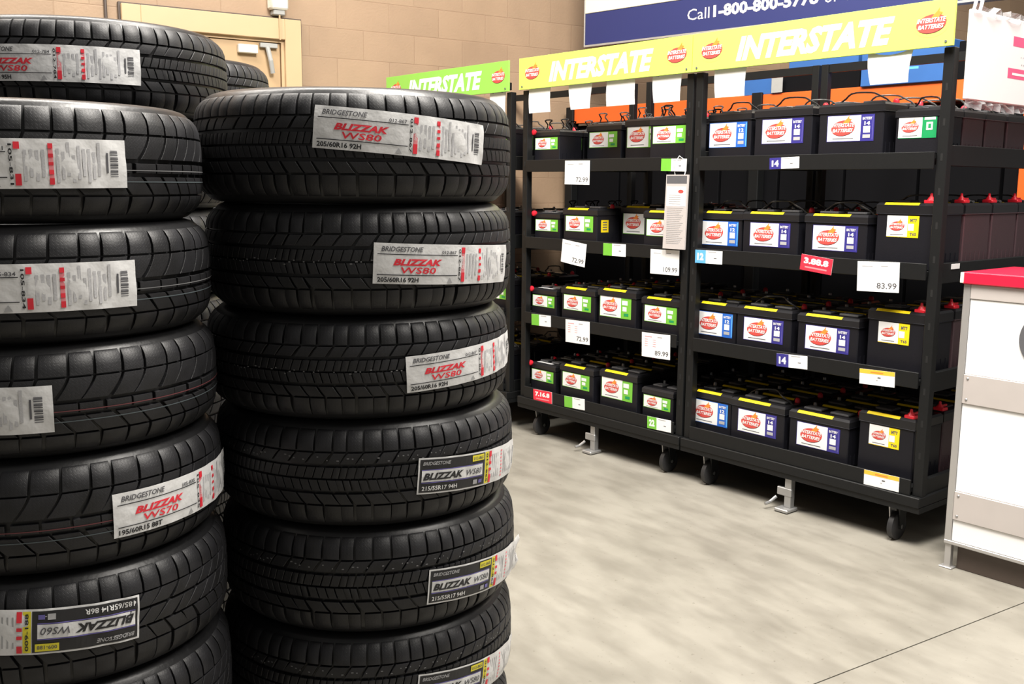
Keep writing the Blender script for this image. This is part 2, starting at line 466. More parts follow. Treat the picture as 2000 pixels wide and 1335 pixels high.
LL, LH = .354, .077
def art_white(model, size, num):
    """white paper label with red model name"""
    A = Art(); L, Hh = LL, LH; P = M
    A.rect(0, 0, L, Hh, P['paper'], 0, 44, 6)
    A.text('BRIDGESTONE', .014, Hh-.0155, .082, .0095, P['mid_print'], 2, .02, .25)
    A.text(num, .136, Hh-.0185, .034, .0065, P['mid_print'], 2, .02)
    A.rect(.007, Hh-.0215, .166, .0016, P['black_print'], 2, 20)
    A.text('BLIZZAK', .037, Hh-.0415, .100, .0125, P['red_print'], 2, .045, .3)
    A.text(model, .052, Hh-.0565, .072, .0120, P['red_print'], 2, .015, .12)
    A.rect(.007, .0165, .166, .0016, P['black_print'], 2, 20)
    A.text(size, .008, .0035, .080, .0095, P['black_print'], 2, .03)
    A.poly([(.150, .003), (.163, .003), (.1565, .013)], P['grey_print'], 2)
    A.text(num, .1765, .006, .0052, Hh-.014, P['black_print'], 2, .02, rot=-90)
    A.rect(.184, .005, .0085, Hh-.010, P['pink_print'], 1)
    A.rect(.184, Hh-.016, .0085, .011, P['red_print'], 2); A.rect(.184, .005, .0085, .018, P['red_print'], 2)
    A.text('WARNING', .1855, .030, .0052, .026, P['paper'], 3, .02, rot=-90)
    for i in range(4):
        A.rect(.1965+i*.0085, .012+(i % 2)*.006, .0050, Hh-.030-(i % 2)*.005, P['fine'], 1)
    A.rect(.232, .006, .0070, Hh-.013, P['pink_print'], 1)
    for y, h in ((.006, .010), (.022, .007), (.036, .005), (.048, .006), (Hh-.015, .008)): A.rect(.232, y, .0070, h, P['red_print'], 2)
    for i in range(9):
        A.rect(.243+i*.0078, .009+(i % 3)*.005, .0048, Hh-.024-(i % 2)*.010, P['fine'], 1)
    for i in range(13):
        A.rect(.326, .018+i*.0034, .013, .0010+.0009*((i*7) % 3), P['mid_print'], 1)
    A.rect(.3195, .024, .0032, .032, P['mid_print'], 1)
    return A

def art_black(model, size, num):
    """black framed label with a white band"""
    A = Art(); L, Hh = LL, LH; P = M
    A.rect(0, 0, L, Hh, P['paper'], 0, 44, 6)
    A.rect(.0035, .0035, .165, Hh-.007, P['black_print'], 1, 20, 4)
    A.rect(.0075, .026, .153, .024, P['paper'], 2, 20, 2)
    A.rect(.0075, .0505, .153, .0016, P['violet_print'], 2, 20); A.rect(.0075, .0235, .153, .0016, P['violet_print'], 2, 20)
    A.text('BRIDGESTONE', .009, Hh-.0155, .062, .0075, P['grey_print'], 3, .02, .25)
    A.rect(.128, Hh-.0185, .036, .013, P['yellow_print'], 3, 4); A.text(num, .131, Hh-.0155, .030, .0065, P['mid_print'], 4, .01)
    A.text('BLIZZAK', .010, .030, .094, .0150, P['black_print'], 4, .045, .3)
    A.text(model, .112, .031, .044, .0125, P['mid_print'], 4, .01, .25)
    A.text(size, .009, .0075, .080, .0095, P['paper'], 3, .02)
    A.rect(.133, .008, .012, .010, P['grey_print'], 3); A.rect(.149, .009, .010, .008, P['violet_print'], 3)
    A.rect(.170, .0035, .0125, Hh-.007, P['yellow_print'], 1, 2, 2)
    A.text(num, .1735, .007, .0055, Hh-.014, P['black_print'], 2, .02, rot=-90)
    A.rect(.1835, .0035, .0080, Hh-.007, P['pink_print'], 1)
    for y, h in ((.0035, .018), (.030, .006), (.044, .006), (Hh-.016, .0125)): A.rect(.1835, y, .0080, h, P['red_print'], 2)
    for i in range(4): A.rect(.196+i*.008, .012, .0026, Hh-.024, P['grey_print'], 1)
    for y in range(8): A.rect(.235, .008+y*.008, .0065, .0045, P['pink_print'], 1)
    for i in range(8): A.rect(.250+i*.0075, .012, .0024, Hh-.024-(i % 2)*.008, P['grey_print'], 1)
    for i in range(12): A.rect(.326, .018+i*.0036, .013, .0014, P['mid_print'], 1)
    return A

def put_label(tyre, A, s0, zc, slope, h, R0, lab, flip=False, seed=0, hs=1., lift=0.):
    """wrap the label on the crown; s0 = arc position of the left end, zc height in the stack"""
    be = math.atan(slope); hz = h/H0; kR = R0/.326
    zl = zc-tyre['z0']-h/2
    rn = random.Random(seed); ph = [rn.uniform(0, 6) for _ in range(4)]
    def fn(x, y, layer):
        if flip: x, y = LL-x, LH-y
        y = (y-LH/2)*hs
        s = s0+x*math.cos(be)-y*math.sin(be); z = zl+x*math.sin(be)+y*math.cos(be)
        cr = .0007*math.sin(x*90+ph[0]+y*60)+.0005*math.sin(y*150+x*140+ph[1])
        u = max(0., x/LL-.5)
        cr = cr*(.4+1.6*u)+lift*max(0., x/LL-.75)**2*16*(.6+.4*math.sin(y*120+ph[2]))
        R = (r_top(z/hz)+.0030+cr)*kR+layer*.00055
        a = s/R0
        return (R*math.cos(a), R*math.sin(a), z)
    o = A.build(fn, pick=lambda l: l == 0).obj('paper_label', tyre, 60); o['label'] = lab
    A.build(fn, pick=lambda l: l > 0).obj('lettering', o)
    return o

def make_tyre(x, y, z0, h, kind, R0, label, group, stripes=0, marks=0, rot=0.):
    t = thing('winter_tyre', label, 'tyre', (x, y, z0+h/2), 0, group)
    t['z0'] = z0
    k = R0/.326; s = (k, k, h/H0*.997)
    link('casing', CASING, t, rot=(0, 0, rot), scale=s)
    link('tread', TREAD[kind], t, rot=(0, 0, rot), scale=s)
    if stripes:
        if stripes == 2: link('paint_line', STR_R, t, scale=s)['label'] = 'thin faded red paint line round the tread'
        else: link('paint_line', STR_G, t, scale=s)['label'] = 'thin faded grey paint line round the tread'
        link('paint_line', STR_W, t, scale=s)['label'] = 'thin pale blue-grey paint line round the tread'
    if marks:
        link('printed_marks', band('printed_marks', *((-.006, .006) if marks == 1 else (.034, .044)), M['chalk'], -2.6, -.4, .55, marks), t, scale=s)
    return t
STR_R = band('paint_line', -.0140, -.0120, M['paint_red'], -PI, PI)
STR_G = band('paint_line', -.0138, -.0122, M['chalk'], -PI, PI)
STR_W = band('paint_line', -.0340, -.0320, M['paint_white'], -PI, PI)

GR_M = 'winter tyres in the front middle stack'; GR_L = 'winter tyres in the front left stack'
GR_B = 'winter tyres in the stack behind the front left one'; GR_F = 'winter tyres in the farthest stack'
MX, MY = -.333, 2.190
mid = [ # z0, h, dx, dy, label
 (1.511, .217, -.008, 0, "top tyre of the middle stack, white red-lettered label sloping down to the right"),
 (1.298, .213, .001, .0, "second tyre from top of the middle stack, level white label with red lettering"),
 (1.093, .205, -.004, .0, "third tyre from top of the middle stack, white label bent round its right side"),
 (.876, .217, .008, .0, "fourth tyre from top of the middle stack, uppermost there with a black-framed label"),
 (.653, .223, .014, -.0, "fifth tyre from top of the middle stack, black-framed label with crumpled right end"),
 (.436, .217, .009, -.0, "sixth tyre from top of the middle stack, cut by the photo's lower edge"),
 (.218, .218, .004, .0, 'black tyre second from the floor in the middle stack'),
 (.0, .218, .0, .0, 'black tyre on the floor at the bottom of the middle stack')]
mt_ = []
for i, (z0, h, dx, dy, lb) in enumerate(mid):
    mt_.append(make_tyre(MX+dx, MY+dy, z0, h, 1, .334 if i == 0 else .327, lb, GR_M, marks=(0, 1, 1, 2, 2, 2, 0, 0)[i], rot=i*1.37))
W80 = 'white paper label with red lettering'
put_label(mt_[0], art_white('WS80', '205/60R16 92H', '012-867'), -.548, 1.6525, -.075, .217, .334, W80, seed=1)
put_label(mt_[1], art_white('WS80', '205/60R16 92H', '012-867'), -.441, 1.403, -.046, .213, .326, W80, seed=2)
put_label(mt_[2], art_white('WS80', '205/60R16 92H', '012-867'), -.375, 1.186, .043, .205, .326, W80, seed=3, hs=.93)
BK = 'black-framed paper label with a white band and yellow strip'
put_label(mt_[3], art_black('WS80', '215/55R17 94H', '012-865'), -.366, .983, -.075, .217, .326, BK, seed=4, hs=.95)
put_label(mt_[4], art_black('WS80', '215/55R17 94H', '012-865'), -.352, .7515, -.08, .223, .326, BK, seed=5, hs=.95, lift=.012)
put_label(mt_[5], art_black('WS80', '215/55R17 94H', '012-865'), -.372, .532, -.10, .217, .326, BK, seed=6, hs=.95)

LX, LY = -.89, 1.852
left = [
 (1.481, .199, 0, 0, 2, "top tyre of the front left stack, bright shoulder blocks and level white label"),
 (1.287, .194, .010, -.004, 2, "second tyre from top of the front left stack, wide white barcode label"),
 (1.100, .187, .015, -.008, 2, "third tyre from top of the front left stack, red paint line, short barcode label"),
 (.902, .198, .020, -.012, 2, "fourth tyre from top of the front left stack, white label curving round its right"),
 (.700, .202, .024, -.016, 3, "fifth tyre from top of the front left stack, with an upside-down black-framed label"),
 (.467, .233, .026, -.018, 3, "unlabelled black tyre sixth from top of the front left stack"),
 (.2335, .2335, .020, -.012, 3, 'black tyre second from the floor in the front left stack'),
 (.0, .2335, .010, -.005, 3, 'black tyre on the floor at the bottom of the front left stack')]
lt_ = []
for i, (z0, h, dx, dy, kd, lb) in enumerate(left):
    lt_.append(make_tyre(LX+dx, LY+dy, z0, h, kd, .3075, lb, GR_L, stripes=(0 if kd != 2 else 1 if i < 2 else 2), rot=i*.9+.2))
put_label(lt_[0], art_white('WS70', '195/60R15 88T', '105-831'), -.546, 1.574, .012, .199, .3075, W80, seed=11)
put_label(lt_[1], art_white('WS70', '195/60R15 88T', '105-834'), -.548, 1.383, .0, .194, .3075, W80, seed=12)
put_label(lt_[2], art_white('WS70', '195/60R15 88T', '105-834'), -.694, 1.190, -.004, .187, .3075, W80, seed=13)
put_label(lt_[3], art_white('WS70', '195/60R15 88T', '105-835'), -.262, .9945, .0, .198, .3075, W80, seed=14)
put_label(lt_[4], art_black('WS60', '185/65R14 86R', '009-188'), -.583, .832, -.06, .202, .3075, BK, seed=15, flip=True)
BX, BY = -1.06, 2.54
for i in range(9):
    lb = "top tyre of the stack behind the front left one, with wrinkled white label" if i == 8 else 'black tyre below the top one in the stack behind the front left one'
    t = make_tyre(BX, BY, i*.212, .212, 1, .338, lb, GR_B, rot=i*.8)
put_label(t, art_white('WS80', '215/60R16 95H', '012-784'), -.636, 1.800, .0, .212, .338, W80, seed=21)
for i in range(9):
    lb = "top tyre of the farthest stack, only its shoulder seen before the tan door" if i == 8 else 'black tyre below the top one in the farthest stack'
    t = make_tyre(-1.125, 3.3, i*.2135, .2135, 1, .33, lb, GR_F, rot=i*.5+.3)

# ------------------------------------------------------------------ battery rack frame of reference
HA = rad(39.72)
UX, UY = math.sin(HA), -math.cos(HA)       # along the fronts, to the right
WX, WY = math.cos(HA), math.sin(HA)        # into the racks
RZ = math.atan2(UY, UX)
def P(u, w, z=0.): return (u*UX+w*WX, u*UY+w*WY, z)

# label artwork for batteries, centred on (0,0)
def batt_art(w, h, kind):
    A = Art(); x0, y0 = -w/2, -h/2
    main, side = {'navy': ('l_navy', .28), 'blue': ('l_blue', .28), 'green': ('l_green', .32), 'yellow': ('l_yellow', .33), 'dgreen': ('l_dgreen', .36)}[kind]
    A.rect(x0, y0, w, h, M[main], 0)
    wl = w*(1-side)
    b = .0025
    A.rect(x0+(b if kind in ('green', 'navy', 'blue') else 0), y0+b, wl-b, h-2*b if kind != 'yellow' else h-b, M['l_white'], 1)
    lw = min(wl*.74, h*1.12)
    logo(A, x0+wl*.48, y0+h*.52, lw, 2)
    A.rect(x0+wl*.18, y0+h*.10, wl*.62, h*.03, M['mid_print'], 2)
    xs = x0+wl; sw = w-wl
    if kind in ('navy', 'blue'):
        A.text('BATTERY', xs+sw*.12, y0+h*.80, sw*.70, h*.10, M['l_white'], 2, .03)
        A.text('14' if kind == 'navy' else '12', xs+sw*.26, y0+h*.60, sw*.42, h*.14, M['l_white'], 2, .04)
        A.rect(xs+sw*.20, y0+h*.32, sw*.50, h*.24, M['l_white'], 2)
        A.rect(xs+sw*.18, y0+h*.12, sw*.55, h*.13, M['grey_print'], 2)
        if kind == 'blue': A.rect(xs+sw*.88, y0+h*.04, sw*.09, h*.92, M['l_lblue'], 2)
        else: A.rect(xs+sw*.88, y0+h*.06, sw*.03, h*.88, M['violet_print'], 2)
    elif kind == 'green':
        A.rect(xs+sw*.10, y0+h*.62, sw*.55, h*.20, M['l_white'], 2); A.rect(xs+sw*.16, y0+h*.34, sw*.40, h*.20, M['l_white'], 2)
        A.rect(xs+sw*.30, y0+h*.12, sw*.45, h*.13, M['l_dgreen'], 2)
    elif kind == 'yellow':
        A.text('MT7', xs+sw*.18, y0+h*.72, sw*.62, h*.16, M['mid_print'], 2, .04)
        A.text('T65', xs+sw*.18, y0+h*.10, sw*.62, h*.13, M['mid_print'], 2, .03)
        A.rect(xs, y0+h*.32, sw*.55, h*.32, M['l_white'], 2)
    else:
        A.rect(xs+sw*.10, y0+h*.82, sw*.8, h*.12, M['l_white'], 2)
        A.rect(xs+sw*.26, y0+h*.36, sw*.46, h*.36, M['l_white'], 2); A.rect(xs+sw*.4, y0+h*.44, sw*.2, h*.2, M['l_dgreen'], 3)
    return A

# battery kinds: width, depth, height, label kind, label w, label h, label centre z from base, label offset
KIND = {
 'navy':   (.326, .190, .226, 'navy', .232, .115, .118, .0, 'red'),
 'blue':   (.268, .190, .222, 'blue', .233, .122, .112, -.008, 'none'),
 'tall':   (.272, .245, .283, 'yellow', .146, .092, .182, -.008, 'rednear'),
 'dgreen': (.206, .190, .190, 'dgreen', .170, .090, .112, .0, 'none'),
 'wide':   (.300, .190, .232, 'green', .244, .124, .135, -.010, 'none'),
 'midg':   (.292, .190, .215, 'green', .232, .090, .125, -.006, 'red'),
 'low':    (.230, .190, .182, 'green', .195, .070, .105, -.004, 'none'),
 'small':  (.236, .190, .182, 'green', .203, .070, .105, -.004, 'knob'),
}
def make_battery(k, maroon=False, strap=True, strip=True):
    w, d, h, lk, lw, lh, lz, lo, cap = KIND[k]
    hl = h*.16
    r = link('car_battery', None)
    case = M['case_bounce'] if maroon else M['case']
    c = MB(); c.box(-w/2+.004, w/2-.004, .004, d-.004, 0, h-hl, case, .004)
    c.box(-w/2, w/2, 0, d, h-hl-.006, h-hl, case, .002)
    for i in range(5):   # moulded ribs low on the ends
        y = d*(.15+.17*i); c.box(-w/2+.001, -w/2+.006, y, y+.006, .01, h*.25, case); c.box(w/2-.006, w/2-.001, y, y+.006, .01, h*.25, case)
    c.obj('case', r)
    l = MB(); z0, z1 = h-hl, h
    ch = .013  # sloping front edge
    x0, x1 = -w/2+.001, w/2-.001
    l.add([(x0, .001, z0), (x1, .001, z0), (x1, d-.001, z0), (x0, d-.001, z0),
           (x0, .001, z1-ch*.8), (x1, .001, z1-ch*.8), (x1, d-.001, z1-ch*.8), (x0, d-.001, z1-ch*.8),
           (x0+ch*.5, ch, z1), (x1-ch*.5, ch, z1), (x1-ch*.5, d-ch, z1), (x0+ch*.5, d-ch, z1)],
          [(0, 1, 5, 4), (1, 2, 6, 5), (2, 3, 7, 6), (3, 0, 4, 7), (4, 5, 9, 8), (5, 6, 10, 9), (6, 7, 11, 10), (7, 4, 8, 11), (8, 9, 10, 11), (3, 2, 1, 0)], M['lid'])
    l.obj('lid', r)
    for sx in (-1, 1):
        v = MB(); v.box(sx*w*.22-w*.15, sx*w*.22+w*.15, d*.30, d*.62, h, h+.011, M['vent'], .003); v.obj('vent_cover', r)
    if cap in ('red', 'none', 'knob'):
        t = MB(); t.lathe([(.0095, h-.002), (.0085, h+.016), (.006, h+.018)], M['lead'], 12, center=(-w*.38, d*.84, 0)); t.obj('terminal', r)
    if cap == 'red':
        t = MB(); t.lathe([(.014, h-.002), (.013, h+.014), (.008, h+.022), (.003, h+.024)], M['redcap'], 14, center=(w*.39, d*.80, 0)); t.obj('terminal_cap', r, 40)['label'] = 'red terminal cap'
    elif cap == 'rednear':
        t = MB(); x = w*.36; y = .030
        t.box(x-.024, x+.024, y-.018, y+.030, h-.002, h+.014, M['redcap'], .003)
        t.lathe([(.017, h+.013), (.012, h+.022), (.006, h+.030), (.005, h+.040), (.002, h+.042)], M['redcap'], 14, center=(x, y, 0))
        t.box(x-.004, x+.004, y-.002, y+.060, h+.012, h+.022, M['redcap'], .001)
        t.obj('terminal_cap', r, 40)['label'] = 'red winged terminal cap'
    elif cap == 'knob':
        t = MB(); t.lathe([(.006, .0), (.015, -.004), (.018, -.014), (.015, -.024), (.005, -.028)], M['redcap'], 16, center=(-w/2+.006, .012, h-.008), axis='y'); t.obj('terminal_cap', r, 40)['label'] = 'round red terminal cap on the front corner'
        t = MB(); t.add([(-w*.34, d*.08+.008, h+.0012), (w*.24, d*.08+.008, h+.0012), (w*.24, d*.28, h+.0012), (-w*.34, d*.28, h+.0012)], [(0, 1, 2, 3)], M['l_white']); t.obj('lid_sticker', r)['label'] = 'white sticker on the lid'
    if strip and k in ('navy', 'blue', 'wide', 'midg', 'tall'):
        # strip sticker lying on the sloping front edge of the lid
        e = MB(); a, b = -w*.36, w*.22
        zz0, zz1 = z1-ch*.8, z1
        def sl(q): return (.001+(ch-.001)*q-.0005, zz0+(zz1-zz0)*q+.0007)
        (y0, q0), (y1, q1) = sl(.05), sl(.98)
        e.add([(a, y0, q0), (b, y0, q0), (b, y1, q1), (a, y1, q1)], [(0, 1, 2, 3)], M['l_yellow'])
        e.add([(a, y1, q1), (b, y1, q1), (b, y1+.007, q1+.0003), (a, y1+.007, q1+.0003)], [(0, 1, 2, 3)], M['l_yellow'])
        e.obj('edge_sticker', r)['label'] = 'yellow strip sticker on the front edge'
    if strap and (k != 'small' or strap > 1):
        s = MB(); n = 12; hh = .065 if k != 'tall' else .045
        for a, b in (((-.44, .44),) if strap < 2 else ((-.46, -.10), (.06, .44))):
            pts = [(w*(a+(b-a)*i/n), d*(.5+(.2*(a if strap > 1 else 0)))+.02*math.sin(i*1.1), h-.012+(hh+.015*(strap > 1))*math.sin(PI*i/n)**.6) for i in range(n+1)]
            s.tube(pts, .0042, M['strap'], 6); s.obj('carry_strap', r, 60)
    A = batt_art(lw, lh, lk)
    A.build(lambda x, y, L: (x+lo, .0035-.0006-.00035*L, y+lz)).obj('sticker_label', r)
    return r

PROTO = {}
def battery(k, u, w, z, label, group, maroon=False, strap=True, strip=True):
    key = (k, maroon, strap, strip)
    if key not in PROTO:
        PROTO[key] = make_battery(*key); o = PROTO[key]
    else: o = copy_tree(PROTO[key])
    o.location = P(u, w, z); o.rotation_euler = (0, 0, RZ+random.uniform(-.006, .006))
    tag(o, label, 'battery', group); return o

SHELF = [1.690, 1.203, .738, .270]          # shelf surfaces, top to bottom
LIPT = [1.697, 1.237, .775, .305]
SN = ['top shelf', 'second shelf', 'third shelf', 'bottom shelf']
def rack(u0, u1, name_label, green=False, nr=0):
    """rolling steel rack, front face on w=4"""
    R = thing('battery_rack', name_label, 'rack', P((u0+u1)/2, 4.0, 0), RZ, 'rolling battery racks')
    W2 = (u1-u0)/2; D = 1.12; m = M['rack']
    for sx in (-1, 1):
        for y in (0, D-.04):
            b = MB(); x = sx*(W2-.025); b.box(x-.022, x+.022, y, y+.04, .235, 2.235 if y else 2.11, m, .002)
            for k in range(12):   # slots punched in the posts
                zz = .4+k*.14
                b.box(x-.005, x+.005, y-.0006, y+.002, zz, zz+.03, M['dark'])
            b.obj('post', R)
    for i, z in enumerate(SHELF):
        s = MB(); s.box(-W2+.05, W2-.05, -.004, D-.01, z-.02, z-.001, m)
        s.box(-W2+.05, W2-.05, -.014, -.004, LIPT[i]-.07, LIPT[i], m, .002)
        so = s.obj('shelf', R)
        for sx in (-1, 1):
            e = MB(); x = sx*(W2-.025); e.box(x-.012, x+.012, .05, D-.05, z-.05, z+.035, m, .002); e.obj('side_rail', so)
    b = MB(); b.box(-W2, W2, -.025, D+.02, .190, .235, m, .003)
    b.box(-W2, W2, -.020, D, .165, .190, m); b.obj('base_frame', R)
    for y, z in ((.005, 2.125), (D-.035, 2.19)):
        t = MB(); t.box(-W2+.04, W2-.04, y+.005, y+.028, z, z+.045, m); t.obj('top_rail', R)
    for sx in (-1, 1):
        for y in (.06, D-.10):
            c = MB(); x = sx*(W2-.14)
            c.box(x-.045, x+.045, y-.04, y+.05, .155, .166, m, .002)
            for q in (-.024, .024): c.add([(x+q-.003, y-.03, .156), (x+q+.003, y-.03, .156), (x+q+.003, y+.035, .156), (x+q-.003, y+.035, .156), (x+q-.003, y-.012, .052), (x+q+.003, y-.012, .052), (x+q+.003, y+.018, .052), (x+q-.003, y+.018, .052)],
                [(0,1,2,3),(7,6,5,4),(0,4,5,1),(1,5,6,2),(2,6,7,3),(3,7,4,0)], M['steel'] if q < 0 else m)
            co = c.obj('caster', R)
            h = MB(); h.lathe([(.012, -.018), (.050, -.018), (.0625, -.012), (.0625, .012), (.050, .018), (.012, .018)], M['wheel'], 28, center=(x, y, .0625), axis='x')
            h.lathe([(.004, -.027), (.010, -.027), (.010, .027), (.004, .027)], M['steel'], 10, center=(x, y, .0625), axis='x')
            h.obj('wheel', co, 40)
    k = MB(); x = .0; y = -.005
    k.box(x-.018, x+.018, y-.004, y+.030, .02, .166, M['steel'], .002)
    k.box(x-.060, x+.020, y-.006, y+.012, .075, .115, M['steel'], .003)
    k.box(x-.045, x+.030, y-.045, y+.045, .003, .020, M['steel'], .004)
    k.tube([(x-.065, y, .06), (x-.08, y-.03, .035), (x-.085, y-.06, .03)], .008, M['steel'], 8)
    k.obj('floor_lock', R)['label'] = 'grey steel floor lock'
    if green is not None:
        bw0, bw1 = (-W2-.002, W2+.003)
        ban = MB(); bm = M['banner_green'] if green else M['banner']
        ban.box(bw0, bw1, -.030, -.018, 2.112, 2.295, bm, .001)
        for bx in (bw0+.03, bw1-.03): ban.lathe([(.006, -.032), (.005, -.034)], M['mid_print'], 10, center=(bx, 0, 2.13), axis='y')
        bo = ban.obj('banner', R)
        A = Art(); A.text('INTERSTATE', -W2*.60, 2.140, W2*1.22, .115, M['white_print'], 1, .05, .28)
        A.build(lambda x, y, L: (x, -.0303-.0005*L, y)).obj('lettering', bo)
        for q, bx in enumerate((-W2*.82, W2*.86)):
            A = Art(); A.ell(bx, 2.205, .078, .055, M['banner_green'] if green else M['banner'], 0); logo(A, bx, 2.205, .135, 1)
            A.build(lambda x, y, L: (x, -.0303-.0005*L, y)).obj('badge', bo)
        if nr:
            w_ = MB(); w_.box(-W2, W2, -.010, -.002, 2.10, 2.115, m)
    return R
rack(-3.385, -2.05, "right black steel battery rack on casters, beside the white counter with red top")
rack(-4.73, -3.395, "middle black steel battery rack on casters, overlit green banner, document hanging at its right post")
rack(-6.20, -4.835, 'black steel battery rack mostly hidden behind the tyres, with the darker green banner', green=True)

R2 = 'right rack'; R1 = 'middle rack'
DEPTHN = ['front row', 'second row', 'third row', 'fourth row']
KN = {'navy': 'navy-labelled battery', 'blue': 'bright-blue-labelled battery', 'tall': 'tall yellow-labelled battery',
      'dgreen': 'dark-green-labelled battery', 'wide': 'large green-labelled battery', 'midg': 'green-labelled battery', 'small': 'low green-labelled battery', 'low': 'low green-labelled battery'}
# columns: (kind, u centre at the front, first w)
BATT = {}
def fill(rname, cols, si, rows=4):
    for ci, (k, u, w0) in enumerate(cols):
        d = KIND[k][1]
        pos = ['left column', 'second column', 'third column', 'right column'][ci]
        step = d+.012
        n = min(int((5.08-w0)/step+.2), rows)
        for r in range(n):
            nm = 'tall bounce-tinted black battery' if k == 'tall' and r > 0 else KN[k]
            BATT[rname, si, ci, r] = battery(k, u+random.uniform(-.004, .004)*(r > 0), w0+r*step, SHELF[si],
                    f'{nm} in {pos}, {DEPTHN[r]}, {SN[si]} of the {rname}', f'batteries on the {SN[si]} of the {rname}',
                    maroon=(rname == R2 and ci == 3 and r > 0), strap=2 if (rname == R1 and (si == 0 or (si == 1 and k == 'small' and r > 0))) else int((si < 2 and rname == R2) or (k == 'navy' and ci == 1 and r == 0)), strip=(si > 0))
fill(R2, [('blue', -3.205, 4.05), ('navy', -2.878, 4.03), ('navy', -2.522, 4.03), ('dgreen', -2.218, 4.05)], 0)
fill(R2, [('blue', -3.232, 4.05), ('navy', -2.922, 4.03), ('navy', -2.568, 4.03), ('tall', -2.246, 4.05)], 1)
fill(R2, [('blue', -3.243, 4.05), ('navy', -2.934, 4.03), ('navy', -2.579, 4.03), ('tall', -2.254, 4.05)], 2)
fill(R2, [('blue', -3.250, 4.05), ('navy', -2.945, 4.03), ('navy', -2.597, 4.03), ('tall', -2.266, 4.05)], 3)
fill(R1, [('small', -4.567, 4.05), ('midg', -4.255, 4.22), ('wide', -3.935, 4.22), ('midg', -3.572, 4.03)], 0)
fill(R1, [('small', -4.555, 4.05), ('midg', -4.245, 4.03), ('wide', -3.93, 4.20), ('midg', -3.600, 4.03)], 1)
fill(R1, [('small', -4.575, 4.05), ('midg', -4.250, 4.03), ('wide', -3.932, 4.03), ('midg', -3.597, 4.03)], 2)
fill(R1, [('small', -4.575, 4.05), ('midg', -4.250, 4.03), ('wide', -3.905, 4.03), ('low', -3.605, 4.03)], 3)
for r in (0, 1):     # yellow stickers on the right-hand ends
    k, bt = KIND['midg'], BATT[R1, 1, 1, r]
    e = MB(); e.add([(k[0]/2-.0030, .035, .080), (k[0]/2-.0030, .095, .080), (k[0]/2-.0030, .095, .150), (k[0]/2-.0030, .035, .150)], [(0, 1, 2, 3)], M['l_yellow'])
    for z in (.092, .106, .120, .134): e.add([(k[0]/2-.0026, .048, z), (k[0]/2-.0026, .082, z), (k[0]/2-.0026, .082, z+.006), (k[0]/2-.0026, .048, z+.006)], [(0, 1, 2, 3)], M['mid_print'])
    e.obj('warning_sticker', bt)['label'] = 'yellow warning sticker on the right-hand end'
for si in range(4):
    k = ('midg', 'small', 'midg', 'wide')[si]
    for r in range(3):
        battery(k, -5.045, 4.05+r*.21, SHELF[si], f'{KN[k]} by the right post, {DEPTHN[r]}, {SN[si]} of the half-hidden rack', 'batteries on the rack behind the tyres')
        battery(k, -5.40, 4.05+r*.21, SHELF[si], f'{KN[k]} away from the post, {DEPTHN[r]}, {SN[si]} of the half-hidden rack', 'batteries on the rack behind the tyres')

# ------------------------------------------------------------------ shelf tags, price cards, hanging cards
def plate(name, u, z, w, h, tilt, A, label, cat, group, wp=3.984, t=.002, bow=0.):
    o = thing(name, label, cat, P(u, wp, z), RZ, group)
    c, s = math.cos(rad(tilt)), math.sin(rad(tilt))
    b = MB()
    def f(x, y, L): return (x*c-y*s, -.0004*L-bow*(1-(2*x/w)**2), x*s+y*c)
    pts = [(-w/2, -h/2), (w/2, -h/2), (w/2, h/2), (-w/2, h/2)]
    n = 6
    back = [];
    for j in (0, 1):
        for i in range(n+1):
            x = -w/2+w*i/n; y = (-h/2, h/2)[j]; p = f(x, y, 0); back.append((p[0], p[1], p[2]))
    fr = back; bk = [(p[0], p[1]+t, p[2]) for p in back]
    vs = fr+bk; N = n+1; fs = []
    for i in range(n):
        fs.append((i, i+1, N+i+1, N+i)); fs.append((2*N+i+1, 2*N+i, 3*N+i, 3*N+i+1))
        fs.append((i+1, i, 2*N+i, 2*N+i+1)); fs.append((N+i, N+i+1, 3*N+i+1, 3*N+i))
    fs += [(0, N, 3*N, 2*N), (N-1, 2*N+N-1, 3*N+N-1, 2*N-1)]
    b.add(vs, fs, M['card']); b.obj('card', o)
    if A.it: A.build(lambda x, y, L: f(x, y, L+1)).obj('print', o)
    return o
def tag_art(w, h, kind, num=''):
    A = Art()
    if kind in ('l_navy', 'l_lblue', 'l_green'):
        A.rect(-w/2, -h/2, w*.40, h, M[kind], 0, 2)
        if num: A.text(num, -w*.42, -h*.28, w*.24, h*.56, M['white_print'], 1, .05)
        A.rect(-w*.02, h*.36, w*.30, h*.06, M['grey_print'], 0); A.rect(w*.20, -h*.1, w*.1, h*.06, M['mid_print'], 0)
    elif kind == 'l_red':
        A.rect(-w/2, -h/2, w, h, M[kind], 0, 6)
        A.text(num, -w*.40, -h*.06, w*.78, h*.40, M['white_print'], 1, .05)
        A.rect(-w*.35, -h*.32, w*.70, h*.10, M['pink_print'], 1)
    else:
        A.rect(-w/2, h*.22, w, h*.28, M[kind], 0, 6)
        A.rect(-w*.18, h*.30, w*.36, h*.08, M['logo_orange'], 1)
        A.rect(w*.02, -h*.02, w*.09, h*.08, M['mid_print'], 1); A.rect(-w*.02, -h*.18, w*.05, h*.05, M['grey_print'], 1)
    return A
G_T = 'small shelf-edge tags on the battery racks'
def stag(u, z, w, h, tilt, kind, num, label): plate('shelf_tag', u, z, w, h, tilt, tag_art(w, h, kind, num), label, 'tag', G_T)
stag(-2.825, 1.659, .162, .052, 1.8, 'l_navy', '14', "navy tag reading 14 on the top shelf edge of the right rack")
stag(-3.249, 1.197, .172, .066, .4, 'l_lblue', '12', 'light blue and white tag on the second shelf edge of the right rack')
